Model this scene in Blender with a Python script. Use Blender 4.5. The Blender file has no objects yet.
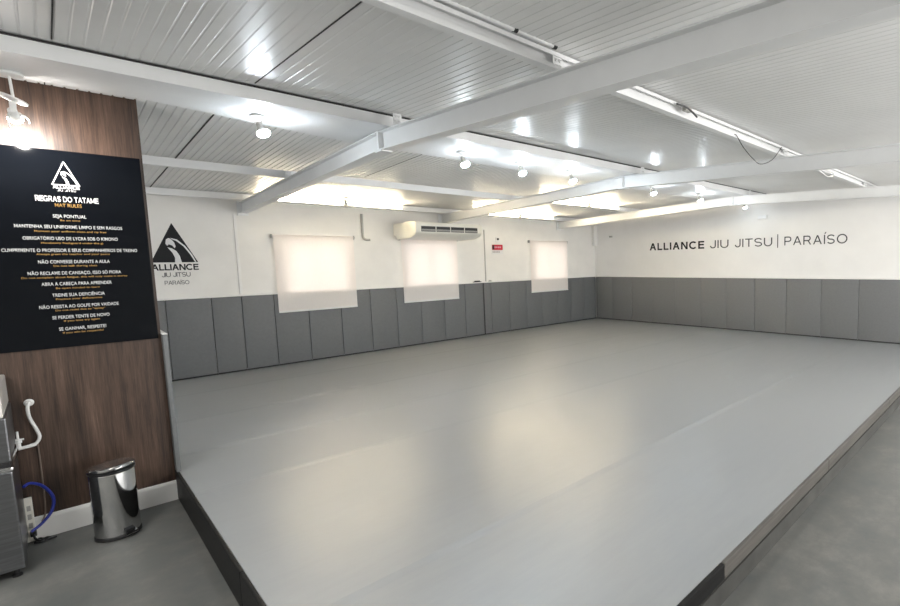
import bpy, bmesh, math, random
from mathutils import Vector, Matrix
random.seed(7)
PI = math.pi
S = bpy.context.scene
COL = S.collection
ZM = 0.227            # height of the training floor above the concrete; heights written with m() are above it
def m(z): return z + ZM

# ------------------------------------------------------------------ materials
def nt(name):
    M = bpy.data.materials.new(name); M.use_nodes = True
    return M, M.node_tree.nodes, M.node_tree.links, M.node_tree.nodes['Principled BSDF']
def noise(n, l, scale, detail=4, rough=0.6, stretch=(1, 1, 1)):
    tc = n.new('ShaderNodeTexCoord'); mp = n.new('ShaderNodeMapping'); t = n.new('ShaderNodeTexNoise')
    mp.inputs['Scale'].default_value = stretch
    t.inputs['Scale'].default_value = scale; t.inputs['Detail'].default_value = detail; t.inputs['Roughness'].default_value = rough
    l.new(tc.outputs['Object'], mp.inputs['Vector']); l.new(mp.outputs['Vector'], t.inputs['Vector'])
    return t
def ramp(n, l, src, stops):
    r = n.new('ShaderNodeValToRGB'); e = r.color_ramp.elements
    while len(e) < len(stops): e.new(0.5)
    for i, (p, c) in enumerate(stops):
        e[i].position = p; e[i].color = (*c, 1)
    l.new(src, r.inputs['Fac']); return r
def mapr(n, l, src, a, b, lo=0.0, hi=1.0):
    r = n.new('ShaderNodeMapRange'); r.inputs['From Min'].default_value = lo; r.inputs['From Max'].default_value = hi
    r.inputs['To Min'].default_value = a; r.inputs['To Max'].default_value = b
    l.new(src, r.inputs['Value']); return r
def bump(n, l, b, src, strength, dist=0.01):
    k = n.new('ShaderNodeBump'); k.inputs['Strength'].default_value = strength; k.inputs['Distance'].default_value = dist
    l.new(src, k.inputs['Height']); l.new(k.outputs['Normal'], b.inputs['Normal']); return k
def mat(name, c, rough=0.5, metal=0.0, var=0.08, scale=8, bmp=0.0, stretch=(1, 1, 1), spec=0.5):
    M, n, l, b = nt(name)
    t = noise(n, l, scale, stretch=stretch)
    lo = tuple(max(0, x * (1 - var)) for x in c); hi = tuple(min(1, x * (1 + var)) for x in c)
    r = ramp(n, l, t.outputs['Fac'], [(0.3, lo), (0.7, hi)])
    l.new(r.outputs['Color'], b.inputs['Base Color'])
    b.inputs['Roughness'].default_value = rough; b.inputs['Metallic'].default_value = metal
    b.inputs['Specular IOR Level'].default_value = spec
    if bmp: bump(n, l, b, t.outputs['Fac'], bmp)
    return M
def glow(name, c, s, base=(0.9, 0.9, 0.9)):
    M, n, l, b = nt(name)
    b.inputs['Base Color'].default_value = (*base, 1); b.inputs['Emission Color'].default_value = (*c, 1)
    b.inputs['Emission Strength'].default_value = s; b.inputs['Roughness'].default_value = 0.3
    return M

WALL = mat('painted_plaster', (0.84, 0.825, 0.79), 0.7, var=0.04, scale=2.2, bmp=0.12)
WALLB = mat('painted_plaster_far', (0.84, 0.83, 0.81), 0.7, var=0.03, scale=1.5, bmp=0.08)
TRIMW = mat('white_paint', (0.84, 0.83, 0.80), 0.45, var=0.02)
STEELW = mat('white_painted_steel', (0.82, 0.825, 0.825), 0.38, var=0.03, scale=3)
ROOF = mat('coated_roof_sheet', (0.80, 0.80, 0.79), 0.36, var=0.05, scale=1.2, bmp=0.03, spec=0.4)
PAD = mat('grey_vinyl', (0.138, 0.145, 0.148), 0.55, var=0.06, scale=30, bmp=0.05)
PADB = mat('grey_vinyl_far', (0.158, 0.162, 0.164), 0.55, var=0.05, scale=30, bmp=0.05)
CHROME = mat('polished_steel', (0.62, 0.62, 0.62), 0.09, 1.0, var=0.03, scale=2)
BRUSHED = mat('brushed_steel', (0.20, 0.205, 0.215), 0.32, 1.0, var=0.15, scale=6, stretch=(1, 1, 14))
SHEENSTEEL = mat('steel_painted_sheen', (0.62, 0.60, 0.56), 0.45, 0.4, var=0.06)  # paler than the casing, a reflection on the steel put into the colour
BLACK = mat('black_plastic', (0.012, 0.012, 0.013), 0.4, var=0.1)
RUBBER = mat('black_rubber', (0.018, 0.018, 0.018), 0.7, var=0.15)
BOARD = mat('gloss_black_acrylic', (0.004, 0.005, 0.007), 0.08, var=0.1, scale=2, spec=0.13)
INKW = mat('white_vinyl_lettering', (0.75, 0.75, 0.75), 0.5, var=0.01)
INKG = mat('gold_vinyl_lettering', (0.50, 0.29, 0.08), 0.5, var=0.03)
INKK = mat('black_vinyl_lettering', (0.010, 0.010, 0.012), 0.5, var=0.05, spec=0.2)
INKD = mat('charcoal_lettering', (0.045, 0.047, 0.05), 0.5, var=0.05)
PLASTW = mat('white_plastic', (0.80, 0.80, 0.78), 0.35, var=0.02)
CREAM = mat('cream_plastic', (0.86, 0.84, 0.76), 0.4, var=0.03)
BLUE = mat('blue_hose', (0.02, 0.035, 0.30), 0.35, var=0.1)
RED = mat('red_sign_face', (0.60, 0.02, 0.05), 0.4, var=0.05)
PINK = mat('pale_pink_print', (0.85, 0.45, 0.50), 0.5, var=0.02)
GREYM = mat('grey_pipe', (0.42, 0.41, 0.38), 0.45, var=0.05)
EDGEK = mat('black_edge_board', (0.009, 0.009, 0.009), 0.5, var=0.35, scale=9, stretch=(0.2, 1, 5), spec=0.2)
EDGEB = mat('grey_brown_edge_board', (0.088, 0.082, 0.073), 0.4, var=0.3, scale=9, stretch=(0.3, 1, 8))
BULB = glow('lit_bulb', (0.82, 0.92, 1.0), 130)
BULBD = glow('lit_bulb_far', (0.82, 0.92, 1.0), 22)
BULBS = glow('lit_bulb_front', (1.0, 0.95, 0.90), 120)
BULBOFF = mat('unlit_bulb', (0.75, 0.72, 0.62), 0.2, var=0.02)
LED = glow('warm_led_diffuser', (1.0, 0.84, 0.58), 55)

def make_mat_floor():
    M, n, l, b = nt('grey_mat_vinyl')
    t = noise(n, l, 1.3, 5, 0.6, (0.5, 1.6, 1)); t2 = noise(n, l, 7, 6, 0.7, (0.35, 2.5, 1))
    mx = n.new('ShaderNodeMath'); mx.operation = 'ADD'
    l.new(t.outputs['Fac'], mx.inputs[0]); l.new(t2.outputs['Fac'], mx.inputs[1])
    r = ramp(n, l, mapr(n, l, mx.outputs[0], 0, 1, 0.6, 1.4).outputs[0], [(0.0, (0.250, 0.263, 0.270)), (1.0, (0.296, 0.309, 0.314))])
    l.new(r.outputs['Color'], b.inputs['Base Color'])
    l.new(mapr(n, l, mx.outputs[0], 0.30, 0.40, 0.7, 1.3).outputs[0], b.inputs['Roughness'])
    t3 = noise(n, l, 90, 2, 0.5); t4 = noise(n, l, 0.9, 2, 0.5, (0.25, 1.6, 1))
    k1 = n.new('ShaderNodeBump'); k1.inputs['Strength'].default_value = 0.04; k1.inputs['Distance'].default_value = 0.004
    k2 = n.new('ShaderNodeBump'); k2.inputs['Strength'].default_value = 0.10; k2.inputs['Distance'].default_value = 0.02
    l.new(t3.outputs['Fac'], k1.inputs['Height']); l.new(t4.outputs['Fac'], k2.inputs['Height'])
    l.new(k1.outputs['Normal'], k2.inputs['Normal']); l.new(k2.outputs['Normal'], b.inputs['Normal'])
    b.inputs['Specular IOR Level'].default_value = 0.75
    return M
MATTOP = make_mat_floor()
def make_concrete():
    M, n, l, b = nt('stained_concrete')
    t = noise(n, l, 1.1, 8, 0.65); t2 = noise(n, l, 5, 8, 0.75)
    mx = n.new('ShaderNodeMath'); mx.operation = 'ADD'
    l.new(t.outputs['Fac'], mx.inputs[0]); l.new(t2.outputs['Fac'], mx.inputs[1])
    r = ramp(n, l, mapr(n, l, mx.outputs[0], 0, 1, 0.7, 1.35).outputs[0],
             [(0.0, (0.090, 0.099, 0.097)), (0.5, (0.132, 0.133, 0.124)), (1.0, (0.205, 0.199, 0.180))])
    l.new(r.outputs['Color'], b.inputs['Base Color'])
    l.new(mapr(n, l, t2.outputs['Fac'], 0.35, 0.6).outputs[0], b.inputs['Roughness'])
    bump(n, l, b, t2.outputs['Fac'], 0.15, 0.006)
    return M
CONC = make_concrete()
def make_wood():
    M, n, l, b = nt('walnut_laminate')
    t = noise(n, l, 3.2, 6, 0.65, (6, 6, 0.32)); t2 = noise(n, l, 22, 6, 0.75, (7, 7, 0.22))
    mx = n.new('ShaderNodeMix'); mx.data_type = 'FLOAT'; mx.inputs['Factor'].default_value = 0.45
    l.new(t.outputs['Fac'], mx.inputs['A']); l.new(t2.outputs['Fac'], mx.inputs['B'])
    r = ramp(n, l, mx.outputs['Result'], [(0.36, (0.012, 0.007, 0.004)), (0.47, (0.044, 0.024, 0.015)), (0.57, (0.080, 0.047, 0.032)), (0.70, (0.150, 0.095, 0.068))])
    l.new(r.outputs['Color'], b.inputs['Base Color']); b.inputs['Roughness'].default_value = 0.42
    bump(n, l, b, mx.outputs['Result'], 0.12, 0.004)
    return M
WOOD = make_wood()
def make_blind():
    M = bpy.data.materials.new('blind_fabric'); M.use_nodes = True
    n, l = M.node_tree.nodes, M.node_tree.links; n.clear()
    o = n.new('ShaderNodeOutputMaterial'); d = n.new('ShaderNodeBsdfDiffuse'); t = n.new('ShaderNodeBsdfTranslucent'); mx = n.new('ShaderNodeMixShader')
    w = noise(n, l, 160, 2, 0.5, (1, 1, 0.15))
    r = ramp(n, l, w.outputs['Fac'], [(0.3, (0.90, 0.865, 0.83)), (0.7, (0.94, 0.905, 0.87))])
    l.new(r.outputs['Color'], d.inputs['Color'])
    t.inputs['Color'].default_value = (0.82, 0.69, 0.62, 1)
    mx.inputs['Fac'].default_value = 0.24
    l.new(d.outputs[0], mx.inputs[1]); l.new(t.outputs[0], mx.inputs[2]); l.new(mx.outputs[0], o.inputs['Surface'])
    return M
BLIND = make_blind()
def make_glass():
    M, n, l, b = nt('window_glass')
    b.inputs['Base Color'].default_value = (0.95, 0.97, 0.97, 1); b.inputs['Roughness'].default_value = 0.02
    b.inputs['Transmission Weight'].default_value = 1.0; b.inputs['IOR'].default_value = 1.05
    return M
GLASS = make_glass()

# ------------------------------------------------------------------ mesh helpers
def B(): return bmesh.new()
def box(bm, x0, x1, y0, y1, z0, z1, bev=0.0, seg=2):
    v = [bm.verts.new((x, y, z)) for x in (x0, x1) for y in (y0, y1) for z in (z0, z1)]
    F = [(0, 1, 3, 2), (4, 6, 7, 5), (0, 4, 5, 1), (2, 3, 7, 6), (0, 2, 6, 4), (1, 5, 7, 3)]
    fs = [bm.faces.new([v[i] for i in f]) for f in F]
    if bev:
        es = list({e for f in fs for e in f.edges})
        bmesh.ops.bevel(bm, geom=es, offset=bev, segments=seg, affect='EDGES', profile=0.6)
    return v
def frame_of(d):
    d = Vector(d).normalized(); a = Vector((0, 0, 1)) if abs(d.z) < 0.9 else Vector((1, 0, 0))
    u = d.cross(a).normalized(); return d, u, d.cross(u)
def lathe(bm, c, d, prof, n=32, caps=True):
    """prof: (distance along d, radius)"""
    d, u, w = frame_of(d); c = Vector(c); rings = []
    for h, r in prof:
        rings.append([bm.verts.new(c + d * h + (u * math.cos(2 * PI * i / n) + w * math.sin(2 * PI * i / n)) * max(r, 1e-4)) for i in range(n)])
    for a, b in zip(rings, rings[1:]):
        for i in range(n): bm.faces.new((a[i], a[(i + 1) % n], b[(i + 1) % n], b[i]))
    if caps:
        bm.faces.new(rings[0][::-1]); bm.faces.new(rings[-1])
def smooth_path(pts, k=6):
    P = [Vector(p) for p in pts]; out = []
    for i in range(len(P) - 1):
        p0, p1, p2, p3 = P[max(i - 1, 0)], P[i], P[i + 1], P[min(i + 2, len(P) - 1)]
        for j in range(k):
            t = j / k
            out.append(0.5 * ((2 * p1) + (-p0 + p2) * t + (2 * p0 - 5 * p1 + 4 * p2 - p3) * t * t + (-p0 + 3 * p1 - 3 * p2 + p3) * t ** 3))
    return out + [P[-1]]
def tube(bm, pts, r, n=10, k=6):
    P = smooth_path(pts, k) if len(pts) > 2 and k > 1 else [Vector(p) for p in pts]
    rings = []; up = None
    for i, p in enumerate(P):
        d = (P[min(i + 1, len(P) - 1)] - P[max(i - 1, 0)]).normalized()
        if up is None: _, u, w = frame_of(d)
        else:
            u = (up - d * up.dot(d)).normalized(); w = d.cross(u)
        up = u
        rings.append([bm.verts.new(p + (u * math.cos(2 * PI * j / n) + w * math.sin(2 * PI * j / n)) * r) for j in range(n)])
    for a, b in zip(rings, rings[1:]):
        for j in range(n): bm.faces.new((a[j], a[(j + 1) % n], b[(j + 1) % n], b[j]))
    bm.faces.new(rings[0][::-1]); bm.faces.new(rings[-1])
def prism(bm, poly, f, t):
    """flat polygon given in (u, v), mapped by f(u, v, depth), with thickness t"""
    a = [bm.verts.new(f(u, v, 0)) for u, v in poly]; b = [bm.verts.new(f(u, v, t)) for u, v in poly]
    bm.faces.new(a[::-1]); bm.faces.new(b); k = len(poly)
    for i in range(k): bm.faces.new((a[i], a[(i + 1) % k], b[(i + 1) % k], b[i]))
def obj(name, bm, M, parent=None, smooth=False, loc=None):
    bmesh.ops.recalc_face_normals(bm, faces=bm.faces[:])
    me = bpy.data.meshes.new(name); bm.to_mesh(me); bm.free()
    me.materials.append(M)
    if smooth:
        for p in me.polygons: p.use_smooth = True
        me.set_sharp_from_angle(angle=math.radians(40))
    o = bpy.data.objects.new(name, me); COL.objects.link(o)
    if parent is not None: o.parent = parent
    if loc is not None: o.location = loc
    return o
def struct(name, bm, M, parent=None, smooth=False):
    o = obj(name, bm, M, parent, smooth)
    if parent is None: o['kind'] = 'structure'
    return o
def tag(o, label, cat, group=None):
    o['label'] = label; o['category'] = cat
    if group: o['group'] = group
    return o
def thing(name, label, cat, loc=(0, 0, 0), group=None):
    o = bpy.data.objects.new(name, None); o.empty_display_size = 0.1; COL.objects.link(o); o.location = loc
    return tag(o, label, cat, group)
def dup(root, loc, label, group=None):
    r = root.copy(); COL.objects.link(r); r.location = loc; r['label'] = label
    if group: r['group'] = group
    for ch in list(root.children):
        c = ch.copy(); COL.objects.link(c); c.parent = r
        for g in list(ch.children):
            d = g.copy(); COL.objects.link(d); d.parent = c
    return r
def text_bm(body, width, height, weight=0.0, space=1.0):
    """lettering as a mesh in the xy plane, centred on x, baseline at y = 0; capitals are `height` tall"""
    cu = bpy.data.curves.new('lettering', 'FONT'); cu.body = body; cu.size = 1.0; cu.space_character = space
    cu.offset = weight; cu.resolution_u = 3; cu.align_x = 'LEFT'
    o = bpy.data.objects.new('lettering_source', cu); COL.objects.link(o)
    bpy.context.view_layer.update()
    me = bpy.data.meshes.new_from_object(o.evaluated_get(bpy.context.evaluated_depsgraph_get()))
    bpy.data.objects.remove(o); bpy.data.curves.remove(cu)
    xs = [v.co.x for v in me.vertices]; x0, x1 = min(xs), max(xs); cap = 0.729
    sx = width / (x1 - x0); sy = height / cap
    bm = bmesh.new(); bm.from_mesh(me); bpy.data.meshes.remove(me)
    for v in bm.verts: v.co = Vector(((v.co.x - (x0 + x1) / 2) * sx, v.co.y * sy, 0))
    r = bmesh.ops.extrude_face_region(bm, geom=bm.faces[:])
    for e in r['geom']:
        if isinstance(e, bmesh.types.BMVert): e.co.z += 0.0015
    return bm
def sans_glyph(ch, w):
    """plain grotesque capitals as polygons, cap height 1, stroke weight w"""
    h = w / 2; P = []
    def rect(x0, y0, x1, y1): P.append([(x0, y0), (x1, y0), (x1, y1), (x0, y1)])
    def ribbon(pts):
        L, R = [], []
        for i, (x, y) in enumerate(pts):
            ax, ay = pts[max(i - 1, 0)]; bx, by = pts[min(i + 1, len(pts) - 1)]
            d = math.hypot(bx - ax, by - ay) or 1; nx, ny = -(by - ay) / d * h, (bx - ax) / d * h
            L.append((x + nx, y + ny)); R.append((x - nx, y - ny))
        for i in range(len(pts) - 1): P.append([L[i], L[i + 1], R[i + 1], R[i]])
    def arc(cx, cy, rx, ry, a0, a1, n=22): return [(cx + rx * math.cos(math.radians(a0 + (a1 - a0) * i / n)), cy + ry * math.sin(math.radians(a0 + (a1 - a0) * i / n))) for i in range(n + 1)]
    c = {'Í': 'I'}.get(ch, ch)
    if c == 'A':
        W = 0.94; t = w * 1.08
        P.append([(0, 0), (t, 0), (W / 2 + t * 0.5, 1), (W / 2 - t * 0.5, 1)]); P.append([(W - t, 0), (W, 0), (W / 2 + t * 0.5, 1), (W / 2 - t * 0.5, 1)])
        rect(W * 0.20, 0.27, W * 0.80, 0.27 + w * 0.92)
    elif c == 'L': W = 0.68; rect(0, 0, w, 1); rect(w, 0, W, w)
    elif c == 'I':
        W = w; rect(0, 0, w, 1)
        if ch == 'Í': P.append([(h - 0.03, 1.10), (h + 0.07, 1.10), (h + 0.20, 1.30), (h + 0.06, 1.30)])
    elif c == 'N': W = 0.86; rect(0, 0, w, 1); rect(W - w, 0, W, 1); P.append([(0, 1), (w * 1.1, 1), (W, 0), (W - w * 1.1, 0)])
    elif c == 'E':
        W = 0.74; rect(0, 0, w, 1)
        for y in (0, 0.5 - h * 0.8, 1 - w): rect(w, y, W - (0.04 if 0 < y < 0.6 else 0), y + w)
    elif c == 'T': W = 0.80; rect(W / 2 - h, 0, W / 2 + h, 1 - w); rect(0, 1 - w, W, 1)
    elif c == 'U': W = 0.84; rr = W / 2 - h; ribbon([(h, 1)] + arc(W / 2, rr + h * 0.6, rr, rr, 180, 360) + [(W - h, 1)])
    elif c == 'J': W = 0.62; rr = W / 2 - h; ribbon([(W - h, 1)] + arc(W / 2, rr + h * 0.6, rr, rr, 360, 178))
    elif c == 'O': W = 1.06; ribbon(arc(W / 2, 0.5, W / 2 - h, 0.515 - h, 0, 360, 44))
    elif c == 'C': W = 0.98; ribbon(arc(0.52, 0.5, 0.52 - h, 0.515 - h, 42, 318, 36))
    elif c == 'G': W = 1.0; ribbon(arc(0.52, 0.5, 0.52 - h, 0.515 - h, 42, 345, 36)); rect(0.55, 0.5 - w, 1.0, 0.5); rect(1.0 - w, 0.10, 1.0, 0.5 - w * 0.5)
    elif c == 'D': W = 0.90; rect(0, 0, w, 1); ribbon([(w, 1 - h), (0.38, 1 - h)] + arc(0.38, 0.5, 0.52 - h, 0.5 - h, 90, -90, 24) + [(w, h)])
    elif c == 'M':
        W = 1.06; rect(0, 0, w, 1); rect(W - w, 0, W, 1)
        P.append([(0, 1), (w * 1.1, 1), (W / 2 + w * 0.5, 0.12), (W / 2 - w * 0.5, 0.12)]); P.append([(W, 1), (W - w * 1.1, 1), (W / 2 - w * 0.5, 0.12), (W / 2 + w * 0.5, 0.12)])
    elif c == 'S':
        W = 0.80; x = W / 2; rx = x - h; ry = (1.02 - w) / 4
        ribbon(arc(x, 0.5 + ry, rx, ry, 22, 270, 24) + arc(x, 0.5 - ry, rx * 1.0, ry, 90, -158, 24)[1:])
    elif c in 'PR':
        W = 0.80 if c == 'P' else 0.86; ry = 0.27 - h * 0.4; cy = 1 - h - ry
        rect(0, 0, w, 1); ribbon([(w, 1 - h), (0.50, 1 - h)] + arc(0.50, cy, 0.80 - h - 0.50, ry, 90, -90, 18) + [(0.50, cy - ry), (w, cy - ry)])
        if c == 'R': P.append([(0.46, cy - ry), (0.46 + w * 1.05, cy - ry), (W, 0), (W - w * 1.15, 0)])
    else: W = 0.34
    return P, W
def sans_letters(body, width, height, w):
    out = [B() for c in body]; sans_bm(body, width, height, w, out); return [b for b, c in zip(out, body) if c != ' ']
def sans_bm(body, width, height, w, each=None):
    """grotesque lettering in the xy plane, centred on x, evenly tracked out to `width`"""
    G = [sans_glyph(c, w) for c in body]; k = height; tot = sum(g[1] for g in G) * k
    gap = (width - tot) / max(1, len(G) - 1); bm = bmesh.new(); x = -width / 2
    gap = min(max(gap, 0.04 * k), 0.22 * k); kx = (width - gap * (len(G) - 1)) / tot
    for gi, (P, W) in enumerate(G):
        if each: bm = each[gi]
        for poly in P:
            a = sum(poly[i][0] * poly[(i + 1) % len(poly)][1] - poly[(i + 1) % len(poly)][0] * poly[i][1] for i in range(len(poly)))
            prism(bm, poly if a > 0 else poly[::-1], lambda u, v, d: Vector((x + u * k * kx, v * k, d)), 0.0015)
        x += W * k * kx + gap
    return bm
def move(bm, M4):
    bmesh.ops.transform(bm, matrix=M4, verts=bm.verts[:]); return bm
def wallA_mat(cx, y, z): return Matrix.Translation((cx, y, z)) @ Matrix(((1, 0, 0, 0), (0, 0, -1, 0), (0, 1, 0, 0), (0, 0, 0, 1)))   # reads along +x, faces -y
def wallB_mat(x, cy, z): return Matrix.Translation((x, cy, z)) @ Matrix(((0, 0, -1, 0), (-1, 0, 0, 0), (0, 1, 0, 0), (0, 0, 0, 1)))  # reads along -y, faces -x

# ------------------------------------------------------------------ key planes (metres)
WA, WB = 9.166, 10.12          # plaster faces of the window wall and of the far wall
PA, PB = 9.116, 10.07          # faces of their pads
XM, YM = 0.541, 1.156          # edges of the raised training floor
X0, Y0 = -4.2, -3.2            # unseen ends of the room
RY = 4.352                     # ridge line
def beam_top(y): return m(2.762) - 0.037 * abs(y - RY)
def roof(y): return m(2.872) - 0.037 * abs(y - RY)
BEAMS = (2.052, 5.427, 8.729)

# ------------------------------------------------------------------ room shell
bm = B(); box(bm, X0, WB + 0.2, Y0, WA + 0.2, -0.1, 0); struct('floor', bm, CONC)

WIN = [(2.53, 3.56), (4.60, 5.70), (7.86, 8.95)]; WZ0, WZ1 = m(1.03), m(2.03)
bm = B(); xs = [X0] + [v for w in WIN for v in w] + [WB + 0.2]
T = 0.16
for i in range(0, len(xs), 2): box(bm, xs[i], xs[i + 1], WA, WA + T, 0, roof(WA) + 0.02)
for a, b in WIN:
    box(bm, a, b, WA, WA + T, 0, WZ0); box(bm, a, b, WA, WA + T, WZ1, roof(WA) + 0.02)
struct('wall_left', bm, WALL)
def gable(bm, x0, x1):
    pts = [(Y0, 0), (WA + T, 0), (WA + T, roof(WA + T) + 0.02), (RY, roof(RY) + 0.02), (Y0, roof(Y0) + 0.02)]
    prism(bm, pts, lambda u, v, d: Vector((x0 + d, u, v)), x1 - x0)
bm = B(); gable(bm, WB, WB + 0.16); struct('wall_right', bm, WALLB)
bm = B(); gable(bm, X0 - 0.16, X0); struct('wall_side', bm, WALL)
bm = B(); OX0, OX1, OZ0, OZ1 = 2.6, 9.4, 0.9, 2.45      # wide opening added behind the camera for fill light
box(bm, X0, OX0, Y0 - 0.16, Y0, 0, roof(Y0) + 0.02); box(bm, OX1, WB, Y0 - 0.16, Y0, 0, roof(Y0) + 0.02)
box(bm, OX0, OX1, Y0 - 0.16, Y0, 0, OZ0); box(bm, OX0, OX1, Y0 - 0.16, Y0, OZ1, roof(Y0) + 0.02); struct('wall_back', bm, WALL)

# ribbed sheet roof, two slopes
def roof_side(bm, ya, yb, dp):
    prof = []; x = X0
    while x < WB + 0.15:
        prof += [(x, 0.0), (x + 0.040, 0.0), (x + 0.0445, dp), (x + 0.0495, dp), (x + 0.054, 0.0)]
        x += 0.0585
    a = [bm.verts.new((px, ya, roof(ya) + pz)) for px, pz in prof]; b = [bm.verts.new((px, yb, roof(yb) + pz)) for px, pz in prof]
    for i in range(len(prof) - 1): bm.faces.new((a[i], a[i + 1], b[i + 1], b[i]))
bm = B(); roof_side(bm, Y0 - 0.1, RY, 0.0024); roof_side(bm, RY, WA + 0.16, 0.0058)
ceil = struct('ceiling', bm, ROOF)
sol = ceil.modifiers.new('thickness', 'SOLIDIFY'); sol.thickness = 0.03; sol.offset = 1.0
# open side joints between the roof panels: dark sealing strips
bm = B()
for x, ya, yb in ((0.115, 2.2, RY - 0.27), (1.05, 2.2, RY - 0.27), (0.085, RY + 0.30, WA), (1.00, RY + 0.42, WA), (2.92, RY + 0.65, 6.8)):
    vs = [bm.verts.new((px, y, roof(y) - dz)) for dz in (0.003, -0.006) for px, y in ((x - 0.0028, ya), (x + 0.0028, ya), (x + 0.0028, yb), (x - 0.0028, yb))]
    for f in ((0, 1, 2, 3), (4, 5, 6, 7), (0, 1, 5, 4), (1, 2, 6, 5), (2, 3, 7, 6), (3, 0, 4, 7)): bm.faces.new([vs[i] for i in f])
struct('panel_joint', bm, RUBBER, ceil)

# steel frames: I section beams with a kink under the ridge
def beam(x):
    bm = B(); hw, tf, D = 0.05, 0.009, 0.162
    sec = [(-hw, 0), (hw, 0), (hw, -tf), (0.004, -tf), (0.004, -D + tf), (hw, -D + tf), (hw, -D), (-hw, -D), (-hw, -D + tf), (-0.004, -D + tf), (-0.004, -tf), (-hw, -tf)]
    rings = []
    for y in (Y0, RY, WA - 0.02):
        zt = beam_top(y); rings.append([bm.verts.new((x + u, y, zt + w)) for u, w in sec])
    k = len(sec)
    for a, b in zip(rings, rings[1:]):
        for i in range(k): bm.faces.new((a[i], a[(i + 1) % k], b[(i + 1) % k], b[i]))
    bm.faces.new(rings[0][::-1]); bm.faces.new(rings[-1])
    o = struct('roof_beam', bm, STEELW)
    for s in (-1, 1):
        bm = B(); box(bm, x + s * 0.027 - 0.024, x + s * 0.027 + 0.024, RY - 0.012, RY + 0.012, beam_top(RY) - D + 0.008, beam_top(RY) - 0.008, 0.002)
        struct('stiffener_plate', bm, STEELW, o)
    bm = B(); box(bm, x - 0.05, x + 0.05, RY - 0.06, RY + 0.06, beam_top(RY) - D - 0.014, beam_top(RY) - D, 0.002); struct('splice_plate', bm, STEELW, o)
    bm = B(); box(bm, x - 0.07, x + 0.07, WA - 0.03, WA - 0.002, beam_top(WA) - D - 0.03, beam_top(WA) + 0.02, 0.003); struct('end_plate', bm, STEELW, o)
    for y, h in ((2.13, 0.085), (4.04, 0.10), (6.80, 0.085), (8.80, 0.085)):
        bm = B(); z = beam_top(y)
        box(bm, x - 0.075, x - 0.004, y - 0.05, y - 0.042, z, z + h * 0.85, 0.001)
        for dz in (0.25, 0.62):
            for dx in (-0.055, -0.025):
                lathe(bm, (x + dx, y - 0.05, z + h * dz), (0, -1, 0), [(0, 0.009), (0.008, 0.009), (0.008, 0.004), (0.016, 0.004)], 8)
        struct('cleat', bm, STEELW, o)
    return o
for x in BEAMS: beam(x)

# purlins: lipped C channels open towards the ridge
def purlin(y, h, w, near=False):
    bm = B(); z0 = beam_top(y) + 0.0015; t = 0.006; x1 = WB - 0.002
    yw, yl = (y + w - t, y) if near else (y, y + w - t)        # side of the web, side of the lips
    box(bm, X0, x1, yw, yw + t, z0, z0 + h)
    a, b = (y, y + w - t) if near else (y + t, y + w)
    box(bm, X0, x1, a, b, z0, z0 + t); box(bm, X0, x1, a, b, z0 + h - t, z0 + h)
    box(bm, X0, x1, yl, yl + t, z0 + t, z0 + 0.022); box(bm, X0, x1, yl, yl + t, z0 + h - 0.022, z0 + h - t)
    return struct('roof_purlin', bm, STEELW)
purlin(2.070, 0.092, 0.055, True); purlin(6.845, 0.088, 0.06); purlin(8.85, 0.088, 0.06)
bm = B(); z0 = beam_top(RY) + 0.003
pl = [(X0, 4.14), (2.05, 4.14), (WB - 0.002, 4.06), (WB - 0.002, 5.00), (4.3, 4.99), (2.05, 4.94), (1.2, 4.80), (0.5, 4.645), (X0, 4.63)]
prism(bm, pl, lambda u, v, d: Vector((u, v, z0 + d)), 0.012)
for (xa, ya), (xb, yb) in zip(pl, pl[1:]):
    if xa != xb:
        s_ = 0.006 if xb > xa else -0.006
        h_ = (lambda y: z0 + 0.085) if xb > xa else (lambda y: roof(y) - 0.004)
        vs = [bm.verts.new(v) for v in ((xa, ya, z0 + 0.012), (xb, yb, z0 + 0.012), (xb, yb + s_, z0 + 0.012), (xa, ya + s_, z0 + 0.012), (xa, ya, h_(ya)), (xb, yb, h_(yb)), (xb, yb + s_, h_(yb)), (xa, ya + s_, h_(ya)))]
        for f in ((0, 1, 2, 3), (4, 5, 6, 7), (0, 1, 5, 4), (1, 2, 6, 5), (2, 3, 7, 6), (3, 0, 4, 7)): bm.faces.new([vs[i] for i in f])
ridge = struct('ridge_beam', bm, STEELW)
bm = B(); prism(bm, [(X0, 4.126), (2.05, 4.126), (WB - 0.004, 4.046), (WB - 0.004, 4.066), (2.05, 4.146), (X0, 4.146)], lambda u, v, d: Vector((u, v, z0 + 0.0855 + d)), 0.0075); struct('gap_line_strip', bm, RUBBER, ridge)  # black strip along the gap line above the ridge face

# windows behind the blinds
for i, (a, b) in enumerate(WIN):
    bm = B(); f = 0.05; y0, y1 = WA + 0.06, WA + 0.11
    box(bm, a, a + f, y0, y1, WZ0, WZ1, 0.004); box(bm, b - f, b, y0, y1, WZ0, WZ1, 0.004)
    box(bm, a + f, b - f, y0, y1, WZ0, WZ0 + f, 0.004); box(bm, a + f, b - f, y0, y1, WZ1 - f, WZ1, 0.004)
    c = (a + b) / 2; box(bm, c - 0.035, c + 0.035, y0, y1, WZ0 + f, WZ1 - f, 0.004)
    w = struct('window_%d' % (i + 1), bm, TRIMW)
    for p, q in ((a + f, c - 0.035), (c + 0.035, b - f)):
        bm = B(); box(bm, p, q, WA + 0.082, WA + 0.088, WZ0 + f, WZ1 - f); struct('pane', bm, GLASS, w)

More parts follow.
